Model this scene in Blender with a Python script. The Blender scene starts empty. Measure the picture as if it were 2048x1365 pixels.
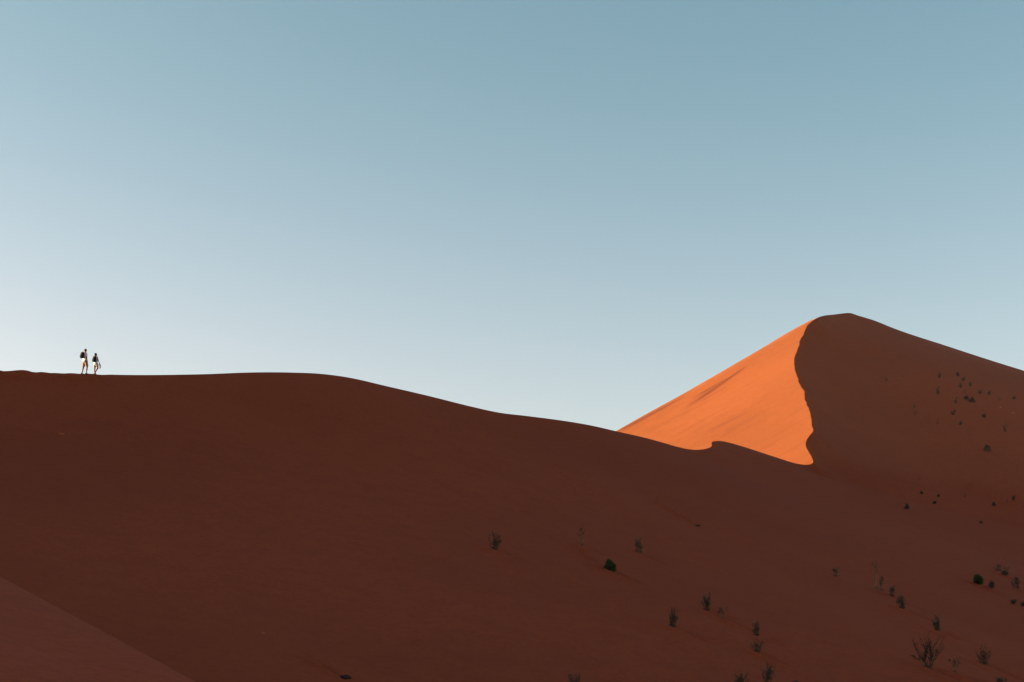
import bpy, bmesh, math, random
import numpy as np
from mathutils import Vector, Matrix
from mathutils.geometry import delaunay_2d_cdt
from mathutils.bvhtree import BVHTree

SC = bpy.context.scene
COL = SC.collection
R = math.radians

# ------------------------------------------------------------------ camera
F = 2844.0                       # focal length in photo pixels (2048 wide)
HOR = 1350.0                     # photo row of the horizon
PITCH = math.atan((HOR - 682.5) / F)
cam_d = bpy.data.cameras.new('camera')
cam_d.sensor_width = 36.0
cam_d.lens = 36.0 * F / 2048.0
cam_d.clip_start = 0.1
cam_d.clip_end = 20000.0
cam = bpy.data.objects.new('camera', cam_d)
cam.rotation_euler = (R(90) + PITCH, 0, 0)
COL.objects.link(cam)
SC.camera = cam

# ------------------------------------------------------------------ light
SUN_EL, SUN_AZ = 9.2, -85.0      # azimuth from +Y, clockwise positive: the sun stands on the left
world = bpy.data.worlds.new('World')
SC.world = world
world.use_nodes = True
wn, wl = world.node_tree.nodes, world.node_tree.links
bg = wn['Background']
sky = wn.new('ShaderNodeTexSky')
sky.sky_type = 'NISHITA'
sky.sun_disc = False
sky.sun_elevation = R(SUN_EL)
sky.sun_rotation = R(SUN_AZ)
sky.altitude = 600
sky.air_density = 1.0
sky.dust_density = 1.6
sky.ozone_density = 1.5
hs = wn.new('ShaderNodeHueSaturation')
hs.inputs['Saturation'].default_value = 0.72
hs.inputs['Hue'].default_value = 0.49
wl.new(sky.outputs[0], hs.inputs['Color'])
# deepen the contrast between horizon and upper sky, channel by channel
sep = wn.new('ShaderNodeSeparateColor'); comb = wn.new('ShaderNodeCombineColor')
wl.new(hs.outputs[0], sep.inputs[0])
for ch, (gam, k) in enumerate(((1.20, 1.55), (1.02, 1.19), (0.94, 1.035))):
    m1 = wn.new('ShaderNodeMath'); m1.operation = 'MULTIPLY'; m1.inputs[1].default_value = 0.2526
    m2 = wn.new('ShaderNodeMath'); m2.operation = 'POWER'; m2.inputs[1].default_value = gam
    m3 = wn.new('ShaderNodeMath'); m3.operation = 'MULTIPLY'; m3.inputs[1].default_value = k / 0.2526
    wl.new(sep.outputs[ch], m1.inputs[0]); wl.new(m1.outputs[0], m2.inputs[0]); wl.new(m2.outputs[0], m3.inputs[0])
    wl.new(m3.outputs[0], comb.inputs[ch])
# sky tint by height: paler near the horizon, bluer above, reddish overhead
wtc = wn.new('ShaderNodeTexCoord'); wsx = wn.new('ShaderNodeSeparateXYZ'); wmr = wn.new('ShaderNodeMapRange')
wl.new(wtc.outputs['Generated'], wsx.inputs[0]); wl.new(wsx.outputs[2], wmr.inputs[0])
wmr.inputs[1].default_value = 0.14; wmr.inputs[2].default_value = 0.46; wmr.interpolation_type = 'SMOOTHSTEP'
wmx = wn.new('ShaderNodeMix'); wmx.data_type = 'RGBA'
wmx.inputs[6].default_value = (1.08, 1.04, 1.05, 1); wmx.inputs[7].default_value = (0.80, 0.97, 0.98, 1)
wl.new(wmr.outputs[0], wmx.inputs[0])
wz = wn.new('ShaderNodeMapRange'); wz.inputs[1].default_value = 0.48; wz.inputs[2].default_value = 0.75; wz.interpolation_type = 'SMOOTHSTEP'
wl.new(wsx.outputs[2], wz.inputs[0])
wmz = wn.new('ShaderNodeMix'); wmz.data_type = 'RGBA'
wmz.inputs[7].default_value = (1.12, 0.66, 0.76, 1)  # reddish zenith, out of view, added to warm the fill light on shaded sand
wl.new(wz.outputs[0], wmz.inputs[0]); wl.new(wmx.outputs[2], wmz.inputs[6])
wmul = wn.new('ShaderNodeMix'); wmul.data_type = 'RGBA'; wmul.blend_type = 'MULTIPLY'; wmul.inputs[0].default_value = 1.0
wl.new(comb.outputs[0], wmul.inputs[6]); wl.new(wmz.outputs[2], wmul.inputs[7])
# sky tint by side: less red away from the sun
wx = wn.new('ShaderNodeMapRange'); wx.inputs[1].default_value = -0.40; wx.inputs[2].default_value = 0.40; wx.interpolation_type = 'SMOOTHSTEP'
wl.new(wsx.outputs[0], wx.inputs[0])
wxm = wn.new('ShaderNodeMix'); wxm.data_type = 'RGBA'
wxm.inputs[6].default_value = (0.95, 0.955, 0.965, 1); wxm.inputs[7].default_value = (0.88, 0.945, 0.965, 1)
wl.new(wx.outputs[0], wxm.inputs[0])
wm2 = wn.new('ShaderNodeMix'); wm2.data_type = 'RGBA'; wm2.blend_type = 'MULTIPLY'; wm2.inputs[0].default_value = 1.0
wl.new(wmul.outputs[2], wm2.inputs[6]); wl.new(wxm.outputs[2], wm2.inputs[7])
wl.new(wm2.outputs[2], bg.inputs[0])
bg.inputs[1].default_value = 0.055
sun_d = bpy.data.lights.new('sun', 'SUN')
sun_d.energy = 5.0
sun_d.angle = R(0.5)
sun_d.color = (0.96, 1.0, 0.52)
sun = bpy.data.objects.new('sun', sun_d)
sv = Vector((math.cos(R(SUN_EL)) * math.sin(R(SUN_AZ)), math.cos(R(SUN_EL)) * math.cos(R(SUN_AZ)), math.sin(R(SUN_EL))))
sun.rotation_euler = sv.to_track_quat('Z', 'Y').to_euler()
sun.location = (-40, 0, 60)
COL.objects.link(sun)
SC.view_settings.view_transform = 'Standard'
SC.view_settings.look = 'None'
SC.view_settings.gamma = 1.0
SC.view_settings.exposure = 2.08
SC.view_settings.use_curve_mapping = False

# ------------------------------------------------------------------ helpers
CP, SP = math.cos(PITCH), math.sin(PITCH)
def rays(px, py):
    """photo pixels -> directions scaled to y = 1"""
    a = (np.asarray(px, float) - 1024.0) / F
    b = (682.5 - np.asarray(py, float)) / F
    y = CP - b * SP
    z = SP + b * CP
    return a / y, z / y
def at(px, py, D):
    rx, rz = rays(px, py)
    return np.stack([rx * D, np.asarray(D, float) + 0 * rx, rz * D], -1)
def smooth(t):
    t = np.clip(t, 0, 1)
    return t * t * (3 - 2 * t)
def tag(o, label=None, cat=None, group=None, kind=None):
    if label: o['label'] = label
    if cat: o['category'] = cat
    if group: o['group'] = group
    if kind: o['kind'] = kind
    return o
def link_mesh(name, me, mat, parent=None):
    o = bpy.data.objects.new(name, me)
    if mat: me.materials.append(mat)
    COL.objects.link(o)
    if parent: o.parent = parent
    return o
def mesh_np(name, V, T, smooth_shade=True):
    me = bpy.data.meshes.new(name)
    me.from_pydata([tuple(v) for v in np.asarray(V, float)], [], [tuple(int(i) for i in t) for t in T])
    if smooth_shade:
        me.polygons.foreach_set('use_smooth', [True] * len(me.polygons))
    me.update()
    return me

# ------------------------------------------------------------------ materials
def new_mat(name, rough=0.9):
    m = bpy.data.materials.new(name)
    m.use_nodes = True
    n, l = m.node_tree.nodes, m.node_tree.links
    b = n['Principled BSDF']
    b.inputs['Roughness'].default_value = rough
    b.inputs['Specular IOR Level'].default_value = 0.15
    return m, n, l, b
def plain(name, col, rough=0.85, var=0.15, scale=20.0):
    m, n, l, b = new_mat(name, rough)
    b.inputs['Specular IOR Level'].default_value = 0.08
    tc = n.new('ShaderNodeTexCoord')
    nz = n.new('ShaderNodeTexNoise'); nz.inputs['Scale'].default_value = scale
    l.new(tc.outputs['Object'], nz.inputs['Vector'])
    mx = n.new('ShaderNodeMix'); mx.data_type = 'RGBA'
    mx.inputs[6].default_value = (*[c * (1 - var) for c in col], 1)
    mx.inputs[7].default_value = (*[min(1, c * (1 + var)) for c in col], 1)
    l.new(nz.outputs['Fac'], mx.inputs[0])
    l.new(mx.outputs[2], b.inputs['Base Color'])
    return m
SAND = (0.226, 0.0530, 0.0186)
def sand_mat(name, streak_dir=None, fine=1.0, col=SAND):
    m, n, l, b = new_mat(name, 0.95)
    b.inputs['Specular IOR Level'].default_value = 0.05
    geo = n.new('ShaderNodeNewGeometry')
    def noise(scale, vec, detail=4, rough=0.55):
        t = n.new('ShaderNodeTexNoise')
        t.inputs['Scale'].default_value = scale
        t.inputs['Detail'].default_value = detail
        t.inputs['Roughness'].default_value = rough
        l.new(vec, t.inputs['Vector'])
        return t.outputs['Fac']
    def ramp(v, a, c):
        mr = n.new('ShaderNodeMapRange')
        mr.inputs[1].default_value = a; mr.inputs[2].default_value = c
        mr.interpolation_type = 'SMOOTHSTEP'
        l.new(v, mr.inputs[0])
        return mr.outputs[0]
    def mul(col_out, fac, tint):
        mx = n.new('ShaderNodeMix'); mx.data_type = 'RGBA'; mx.blend_type = 'MULTIPLY'
        l.new(fac, mx.inputs[0]); l.new(col_out, mx.inputs[6])
        mx.inputs[7].default_value = (*tint, 1)
        return mx.outputs[2]
    pos = geo.outputs['Position']
    base = n.new('ShaderNodeRGB'); base.outputs[0].default_value = (*col, 1)
    c = base.outputs[0]
    c = mul(c, ramp(noise(0.035, pos, 3), 0.35, 0.7), (0.90, 0.90, 0.94))      # broad mineral patches
    c = mul(c, ramp(noise(0.6, pos, 5), 0.40, 0.75), (0.93, 0.92, 0.95))
    c = mul(c, ramp(noise(9.0, pos, 3, 0.7), 0.35, 0.75), (0.86, 0.86, 0.86))
    c = mul(c, ramp(noise(2.6, pos, 4, 0.7), 0.42, 0.68), (0.89, 0.88, 0.90))
    if streak_dir is not None:
        # dark heavy-mineral streaks laid down the slope
        u, v = streak_dir
        def dot(vec, k):
            d = n.new('ShaderNodeVectorMath'); d.operation = 'DOT_PRODUCT'
            l.new(pos, d.inputs[0]); d.inputs[1].default_value = vec
            s = n.new('ShaderNodeMath'); s.operation = 'MULTIPLY'
            l.new(d.outputs['Value'], s.inputs[0]); s.inputs[1].default_value = k
            return s.outputs[0]
        cx = n.new('ShaderNodeCombineXYZ')
        l.new(dot(u, 0.05), cx.inputs[0]); l.new(dot(v, 0.55), cx.inputs[1])
        s1 = noise(1.0, cx.outputs[0], 4, 0.6)
        az_ = n.new('ShaderNodeAttribute'); az_.attribute_name = 'lit_side'
        def onlit(v):
            q = n.new('ShaderNodeMath'); q.operation = 'MULTIPLY'
            l.new(v, q.inputs[0]); l.new(az_.outputs['Fac'], q.inputs[1]); return q.outputs[0]
        c = mul(c, onlit(ramp(s1, 0.50, 0.80)), (0.86, 0.78, 0.84))
        cx2 = n.new('ShaderNodeCombineXYZ')
        l.new(dot(u, 0.12), cx2.inputs[0]); l.new(dot(v, 2.0), cx2.inputs[1])
        c = mul(c, onlit(ramp(noise(1.0, cx2.outputs[0], 3, 0.6), 0.50, 0.85)), (0.94, 0.90, 0.92))
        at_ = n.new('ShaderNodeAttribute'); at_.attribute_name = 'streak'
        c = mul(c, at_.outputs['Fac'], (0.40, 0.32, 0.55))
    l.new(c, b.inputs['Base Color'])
    bump = n.new('ShaderNodeBump')
    bump.inputs['Strength'].default_value = 0.5 * fine
    bump.inputs['Distance'].default_value = 0.05
    l.new(noise(4.0, pos, 6, 0.65), bump.inputs['Height'])
    l.new(bump.outputs[0], b.inputs['Normal'])
    return m

# ------------------------------------------------------------------ dune crest traced in space
near_px = [(0,740,96),(40,741.5,97),(90,744,98.5),(150,747,100),(200,748.5,101.8),(235,750,103),(290,750.5,105.5),(350,750,108),
 (420,748.5,110.5),(480,746,113),(530,745,115),(580,745.5,117.2),(640,748,120),(700,756,122.5),(770,772,126),(860,793,130.5),
 (940,813,134.5),(1000,826,138),(1050,832,141),(1120,841,145),(1180,851,149),(1235,863.5,152.5),(1290,876,156.5),(1325,885.5,159.5),
 (1350,892.8,162),(1375.6,898.7,165),(1396,900,168),(1411.5,898,171),(1421,894.6,173.5),(1423.7,891,176),(1423.2,886.5,179),
 (1426,883.6,182),(1434.6,882.3,184),(1445,883,186),(1463,886.9,188.5),(1493.6,896,192),(1529.5,907.7,196.5),(1555,916,200),
 (1580.8,924.4,203.5),(1596,928.2,205.5),(1611.5,930,207.5),(1621.8,929,209)]
far_px = [(1625.6,926),(1625.6,920.5),(1621.8,911.5),(1615.4,901),(1611.5,891),(1612.8,882),(1619,871.8),(1625.6,864),
 (1626,857.7),(1623.8,852.6),(1623,841),(1619,823),(1614,811.5),(1608.8,796),(1608.5,786),(1606.4,779.5),(1598.7,768),
 (1594.9,753.8),(1589.7,743.6),(1588.5,732),(1588.5,720.5),(1590.5,710),(1594.9,698.7),(1598.7,689.7),(1599.2,683),
 (1602.6,677),(1607,670.5),(1609.5,660),(1614,652.6),(1623,643.6),(1632,637.7)]
arm_px = [(1639.7,634,298),(1652.6,631,305),(1668,629.5,312),(1683,627.6,317.5),(1696,626.4,321),(1703.8,627.2,322.5),(1714,630.8,324),
 (1750,642,327.5),(1790,658,331),(1830,672,334.5),(1880,688,339),(1950,711,345),(2000,727,349),(2048,742,353),(2120,766,360),(2250,812,371)]
sky_px = [(1632,637.7),(1608,650),(1580.8,664),(1503.8,708.5),(1452.6,738.3),(1401,768),(1365.6,788.5),(1295,827.0),(1233,862),(1150,908),(1060,960)]

def resample(P, step):
    P = np.asarray(P, float)
    seg = np.linalg.norm(np.diff(P[:, :2], axis=0), axis=1)
    s = np.concatenate([[0], np.cumsum(seg)])
    m = max(2, int(s[-1] / step) + 1)
    t = np.linspace(0, s[-1], m)
    # monotone-ish cubic (Catmull-Rom on arc length)
    out = np.empty((m, 3))
    T = np.zeros_like(P)
    T[1:-1] = (P[2:] - P[:-2]) / (s[2:] - s[:-2])[:, None]
    T[0] = (P[1] - P[0]) / (s[1] - s[0]); T[-1] = (P[-1] - P[-2]) / (s[-1] - s[-2])
    k = np.clip(np.searchsorted(s, t, side='right') - 1, 0, len(P) - 2)
    h = (s[k + 1] - s[k])[:, None]; q = ((t - s[k]) / (s[k + 1] - s[k]))[:, None]
    out = (2*q**3 - 3*q**2 + 1) * P[k] + (q**3 - 2*q**2 + q) * h * T[k] + (-2*q**3 + 3*q**2) * P[k + 1] + (q**3 - q**2) * h * T[k + 1]
    return out

near_in = np.array([at(a, b, d) for a, b, d in near_px])
z0 = near_in[0]
left_ext = np.array([(-140, -160, 31), (-137, -90, 31), (-130, -35, 31), (-116, 12, 30), (-96, 46, 28), (-71, 70, 25), (-49, 85.5, 22.3)], float)
S = near_in[-1]
# lit plane: through the saddle S and the shoulder B, leaning left and towards the camera
B = at(1632, 637.7, 292.0)
GX = 0.45
GY = (B[2] - S[2] - GX * (B[0] - S[0])) / (B[1] - S[1])
# skyline direction in plan
def plane0(x, y): return S[2] + GX * (x - S[0]) + GY * (y - S[1])
def solve_plane(px, py, fn, lo=150.0, hi=420.0):
    rx, rz = rays(px, py)
    ys = np.linspace(lo, hi, 2000)
    g = rz * ys - fn(rx * ys, ys)
    idx = np.where((g[:-1] > 0) & (g[1:] <= 0))[0]
    if len(idx) == 0:
        i = int(np.argmin(np.abs(g)))
        y = ys[i]
    else:
        i = idx[0]; y = ys[i] + (ys[i+1] - ys[i]) * g[i] / (g[i] - g[i+1])
    return np.array([rx * y, y, rz * y])
# gentle undulation of the lit face, running along its streaks (fades out near its edges)
U = np.array([-0.80, -0.25]); U /= np.linalg.norm(U)
Vv = np.array([U[1], -U[0]])
def W(x, y):
    u = (x - B[0]) * U[0] + (y - B[1]) * U[1]
    v = (x - B[0]) * Vv[0] + (y - B[1]) * Vv[1]
    return plane0(x, y) + 0.25 * np.sin(v * 0.17 + u * 0.02)
far_in = np.array([solve_plane(a, b, W) for a, b in far_px])
skyl_in = np.array([solve_plane(a, b, W) for a, b in sky_px])
arm_in = np.array([at(a, b, d) for a, b, d in arm_px])
off = far_in[-1] - B
arm_in[:3] += off * np.array([[0.7], [0.4], [0.15]])
print('lit plane gradient', GX, GY, 'S', S, 'B', B, 'sky D', skyl_in[:, 1].round(0), 'far D', far_in[:, 1].round(0))
print('crest D end', near_in[-1], far_in[0])
ae = arm_in[-1]
right_ext = np.array([ae + (30, 10, -6), ae + (75, 22, -14), ae + (140, 30, -24), ae + (230, 30, -36)])
NEAR = resample(np.vstack([left_ext, near_in]), 0.35)
FAR = resample(np.vstack([near_in[-1:], far_in]), 0.30)
ARM = resample(np.vstack([far_in[-1:], arm_in, right_ext]), 0.6)
rng = np.random.default_rng(5)
# trodden crest: footprints nick the edge up to and just past the two walkers
xs_ = NEAR[:, 0] / NEAR[:, 1] * F / CP + 1024
nick = np.zeros(len(NEAR))
i0 = int(np.argmin(np.abs(NEAR[:, 1] - 100.8) + (NEAR[:, 0] > -20) * 0))
for i in range(0, i0 + 6):
    nick[i] = 0.20 * (rng.random() - 0.60)
nick[:] = np.convolve(nick, [0.25, 0.5, 0.25], 'same')
NEAR[:, 2] += nick
# fine slumping along the far edge
jit = np.convolve(rng.normal(0, 1, len(FAR)), np.ones(5) / 5, 'same')
env = np.clip(np.minimum((np.arange(len(FAR)) - 70) / 30.0, (len(FAR) - 1 - np.arange(len(FAR))) / 12.0), 0, 1)
tn = np.gradient(FAR[:, :2], axis=0); tn /= np.linalg.norm(tn, axis=1)[:, None]
FAR[:, 0] += jit * env * 0.15 * tn[:, 1]; FAR[:, 1] += -jit * env * 0.15 * tn[:, 0]
FAR[1:-1, 2] = W(FAR[1:-1, 0], FAR[1:-1, 1])
CREST = np.vstack([NEAR, FAR[1:], ARM[1:]])
skl = resample(skyl_in, 0.6)
sk_end = skl[-1]
sk_dir = skl[-1, :2] - skl[-12, :2]; sk_dir /= np.linalg.norm(sk_dir)
ext2 = [sk_end[:2] + sk_dir * t for t in np.arange(3, 320, 3)]

FLOOR = -34.0
def Fs(d): return 0.29 * d + 0.34 * 22 * (1 - np.exp(-d / 22))       # slip face profile
def Fw(d): return 0.22 * d + 0.10 * 30 * (1 - np.exp(-d / 30))       # windward profile
def soft_floor(z, k=1.5):
    d = z - FLOOR
    return FLOOR + 0.5 * (d + np.sqrt(d * d + k * k)) - 0.0
def curve_field(C, x, y, w=None):
    """distance-weighted crest height and soft distance to a polyline C"""
    sp = np.linalg.norm(np.diff(C[:, :2], axis=0), axis=1)
    ds = np.empty(len(C)); ds[1:-1] = (sp[1:] + sp[:-1]) / 2; ds[0] = sp[0] / 2; ds[-1] = sp[-1] / 2
    Z = np.empty(len(x)); D = np.empty(len(x))
    for a in range(0, len(x), 4000):
        X = x[a:a+4000, None] - C[None, :, 0]; Y = y[a:a+4000, None] - C[None, :, 1]
        d2 = X * X + Y * Y
        dmin = np.sqrt(d2.min(1))
        j = d2.argmin(1)
        w4 = ds / (d2 + 1e-6) ** 2
        Zs = (w4 * C[:, 2]).sum(1) / w4.sum(1)
        dsoft = (w4.sum(1) * 2 / math.pi) ** (-1 / 3)
        # exact distance to the two neighbouring segments
        xx = x[a:a+4000]; yy = y[a:a+4000]
        best = np.full(len(xx), 1e9); bz = np.zeros(len(xx))
        for o in (-1, 0):
            i = np.clip(j + o, 0, len(C) - 2)
            p, q = C[i], C[i + 1]
            dx, dy = q[:, 0] - p[:, 0], q[:, 1] - p[:, 1]
            t = np.clip(((xx - p[:, 0]) * dx + (yy - p[:, 1]) * dy) / (dx * dx + dy * dy), 0, 1)
            dd = np.hypot(xx - p[:, 0] - t * dx, yy - p[:, 1] - t * dy)
            m = dd < best
            best[m] = dd[m]; bz[m] = (p[:, 2] + t * (q[:, 2] - p[:, 2]))[m]
        s = smooth((dmin - 0.8) / 3.0)
        Z[a:a+4000] = bz * (1 - s) + Zs * s
        D[a:a+4000] = best * (1 - s) + dsoft * s
    return Z, D
def inside(poly, x, y):
    c = np.zeros(len(x), bool)
    px, py = poly[:, 0], poly[:, 1]
    j = len(poly) - 1
    for i in range(len(poly)):
        if py[i] != py[j]:
            m = ((py[i] > y) != (py[j] > y))
            c ^= m & (x < (px[j] - px[i]) * (y - py[i]) / (py[j] - py[i]) + px[i])
        j = i
    return c
BIG = 30000.0
shade_poly = np.vstack([CREST[:, :2], [(BIG, CREST[-1, 1]), (BIG, -BIG), (CREST[0, 0], -BIG)]])
def z_lit(x, y):
    Zn, Dn = curve_field(NEAR[::2], x, y)
    n = soft_floor(Zn - Fw(Dn)); w = soft_floor(W(x, y))
    k = 0.8
    h = np.clip(0.5 + 0.5 * (w - n) / k, 0, 1)
    return n * (1 - h) + w * h + 0 * k
E2 = np.array(ext2)
z2 = z_lit(E2[:, 0], E2[:, 1])
SKY = np.vstack([skl, np.column_stack([E2, z2])])
back_poly = np.vstack([SKY[::-1, :2], ARM[1:, :2], [(BIG, ARM[-1, 1]), (BIG, BIG), (-BIG, BIG), (-BIG, SKY[-1, 1])]])
BACKC = np.vstack([SKY[::-1], ARM[1:]])

SWELL = None
MARKS = []       # (x, y, ux, uy, length, sigma, amp): furrows and slumps on the slip face
def marks(x, y):
    z = np.zeros(len(x))
    for mx, my, ux, uy, L, sg, am in MARKS:
        u = (x - mx) * ux + (y - my) * uy
        v = (x - mx) * uy - (y - my) * ux
        q = v / sg
        z += am * q * np.exp(-q * q) * np.exp(-(u / L) ** 2)
    return z
def z_shade(x, y):
    Z, D = curve_field(CREST[::2], x, y)
    z = Z - Fs(D) * (1 + 0.4 * np.exp(-((x - B[0]) ** 2 + (y - B[1]) ** 2) / 14.0 ** 2))
    z = z - 0.45 * 4.0 * (1 - np.exp(-D / 4.0)) * smooth((y - 200.0) / 7.0) * smooth((300.0 - y) / 10.0) * smooth((90.0 - x) / 20.0)
    a = smooth(D / 10.0)
    # very broad, low swells
    z = z + a * (0.35 * np.sin(x * 0.06 + 0.9 * np.sin(y * 0.028)) + 0.22 * np.sin(x * 0.045 + y * 0.085 + 1.0))
    if SWELL:
        ux, uy = SWELL
        u = x * ux + y * uy; v = x * uy - y * ux
        m = 0.5 + 0.5 * np.sin(v * 0.11 + u * 0.013 + 2.0)
        z = z + a * (0.10 * m * np.sin(v * 0.62 + 1.4 * np.sin(u * 0.045) + 0.8 * np.sin(v * 0.13)) + 0.035 * (1 - m) * np.sin(v * 1.9 + 1.1 * np.sin(u * 0.11)))
    return soft_floor(z)
def height(x, y):
    x = np.asarray(x, float).ravel(); y = np.asarray(y, float).ravel()
    z = np.empty(len(x))
    sh = inside(shade_poly, x, y)
    bk = ~sh & inside(back_poly, x, y)
    lt = ~sh & ~bk
    if sh.any(): z[sh] = z_shade(x[sh], y[sh]) + marks(x[sh], y[sh])
    if lt.any(): z[lt] = z_lit(x[lt], y[lt])
    if bk.any():
        Z, D = curve_field(BACKC, x[bk], y[bk])
        z[bk] = soft_floor(Z - Fw(D))
    return z

# ------------------------------------------------------------------ where plants stand
# px, py of the foot, height, width (photo pixels), kind, label
SH = [
 (989.6,1101.6,39,26,'stalk','leftmost shrub on the open shaded slope, upright brown-green stalks with a dark foot'),
 (1163,1093.6,46,17,'thin','thin spindly shrub with one tall dark stalk, above and left of the round green bush'),
 (1277,1107,37,22,'stalk','short stalky shrub alone on the slope, above and right of the low green bush'),
 (1219.5,1143.5,19,24,'bush','low dark green bush lying at the lower end of a faint sand furrow, mid slope'),
 (1345,1257,49,27,'stalk','dense upright shrub with forked dark stalks, lowest of the left cluster'),
 (1148,1392,46,28,'stalk','farthest left shrub cut by the bottom edge, only its stalk tips showing'),
 (1413.6,1222,39,19,'stalk','narrow dark shrub with tight upright stalks, right above the sparse curved one'),
 (1444,1236.6,26,25,'thin','sparse wispy shrub with curved pale stems beside the narrow dark one'),
 (1512.6,1272,32,16,'stalk','shrub with two pointed dark stalks, upper of two standing one above the other'),
 (1512.6,1307,25,26,'fan','low fan-shaped shrub directly under the two-pointed one'),
 (1537,1374,52,28,'stalk','tall slanting dark shrub rising from the bottom edge right of centre'),
 (1482,1378,36,33,'stalk','ragged shrub half cut by the bottom edge, left beside the tall slanting one'),
 (1591,1374,12,14,'fan','tiny tip of a shrub barely rising over the bottom edge'),
 (1671.6,1156.4,18,12,'thin','small two-pronged sprig alone on the slope below the end of the lit face'),
 (1752,1184,67,15,'thin','tallest and thinnest shrub, a bare twig rising from its top'),
 (1764,1186,30,10,'thin','slim dark stalk leaning against the tallest thin shrub'),
 (1781,1192,24,28,'fan','straggly spreading shrub just right of the tallest thin one'),
 (1804,1222,30,19,'stalk','bushy-topped shrub with two dark seed heads above it, right of the straggly row'),
 (1875,1264.6,34,17,'stalk','medium dark shrub with one thin spike, above the largest shrub'),
 (1855.4,1339.6,68,46,'big','largest shrub, dark green many-armed stalks near the lower right corner'),
 (1912,1350,40,23,'thin','loose see-through shrub right of the largest one'),
 (1967,1328,42,31,'stalk','leaning shrub with two detached dark tips near the lower right corner'),
 (1956.4,1171,18,20,'bush','round bright green bush, the only ball-shaped one'),
 (1984,1178,14,10,'stalk','small sprig close on the right of the round green bush'),
 (1996,1143.5,15,14,'thin','wispy little shrub at the upper left of the sprawling one with a dark foot'),
 (2010,1152.7,24,15,'foot','shrub with a heavy dark foot and one raised stalk, beside a wispy little one'),
 (2033,1179,27,19,'stalk','upright shrub near the right edge with a slanting stalk reaching right'),
 (2027,1208,9,13,'fan','flat small tuft near the right edge, below the upright shrub'),
 (2003,1372,17,19,'fan','faint low shrub at the bottom edge near the right corner'),
 (2046,1213,8,7,'fan','tiny tuft cut by the right edge of the picture'),
 (1880,757,10.5,6,'far','upper of two tufts at the left of the far dune cluster, small and dark'),
 (1877.5,789,15,7,'far','lower of two tufts at the left of the far dune cluster, taller and forked'),
 (1915.4,752.5,7.5,5.5,'dark','topmost tuft of the far dune cluster, compact and almost black'),
 (1928,763,8.5,8,'far','grey tuft right below the almost black topmost one'),
 (1921.4,776,9,6,'far','dark narrow tuft between the topmost tuft and the black round one'),
 (1941,773.4,9,6,'far','oval tuft slanting right, right of the narrow dark one'),
 (1930,787,8,8,'faint','barely visible tuft just above the black round bush'),
 (1933,799.3,8,9,'dark','black round bush, darkest spot on the far dune'),
 (1944.5,804.7,10,13,'dark','dark green low bush touching the black round one on its right'),
 (1962,788,8,7,'far','V-shaped tuft on the far dune right of the oval one'),
 (1979,790.5,9.5,7,'far','thin tuft right beside the V-shaped one, leaning right'),
 (2000.5,802.5,9,10,'faint','pale spreading tuft on the far dune above the bright pebble'),
 (2028.5,799.8,6,6,'far','small lone tuft highest near the right edge'),
 (1912.6,807.5,12,8,'far','thin slanting tuft left below the black round bush'),
 (1908.8,830.5,11.5,13,'far','tuft with one long arm reaching up right, like a tick mark'),
 (1921.4,850,7,6,'far','small tuft below the tick-shaped one'),
 (1877,850,14,7,'faint','faint hollow tuft left of the small one that stands under the tick-shaped tuft'),
 (1970,836.6,9,8,'far','dull rounded tuft in the dark sand streak right of the tick-shaped one'),
 (2012,864.6,18,9,'far','tall tuft in two clumps near the right edge of the far dune'),
 (1975,904.4,14,17,'ball','round brown dry bush standing alone in the middle of the right dune'),
 (1814,1019,12.5,8,'foot','small shrub with a black foot, leftmost tuft on the lower right slope'),
 (1843,988,4.5,5,'dark','tiny dark speck of a tuft up right of the black-footed shrub'),
 (1877,994.8,5,4,'far','tiny tuft, upper of a close pair in the middle of the right slope'),
 (1870,1008.6,6,6,'far','tiny tuft, lower of the close pair in the middle of the right slope'),
 (1931,994.8,10,6,'faint','faint upright sprig among pale footprints'),
 (1987.8,1012,7.5,6,'dark','small compact black tuft under the pale footprints'),
 (2028.7,1001.4,9,7,'far','small tuft near the right edge level with the pale footprints'),
 (1962,1047,3.5,4,'dark','smallest speck of a tuft, below the compact black one'),
 (1773,764,10,4,'faint','lone faint sprig right of the dark summit slope'),
 (1828,816,6,6,'faint','faint tuft, upper of two far left of the far dune cluster'),
 (1831,830,8,5,'faint','faint tuft, lower of two far left of the far dune cluster'),
]
def march(pxs, pys, lo=30.0, hi=420.0, n=1400):
    out = []
    ys = np.linspace(lo, hi, n)
    for px, py in zip(pxs, pys):
        rx, rz = rays(px, py)
        g = rz * ys - height(rx * ys, ys)
        idx = np.where((g[:-1] > 0) & (g[1:] <= 0))[0]
        if len(idx) == 0: out.append(None); continue
        i = idx[0]; y = ys[i] + (ys[i+1] - ys[i]) * g[i] / (g[i] - g[i+1])
        out.append((float(rx * y), float(y), float(rz * y)))
    return out
spots = march([s[0] for s in SH], [s[1] for s in SH])
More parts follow.
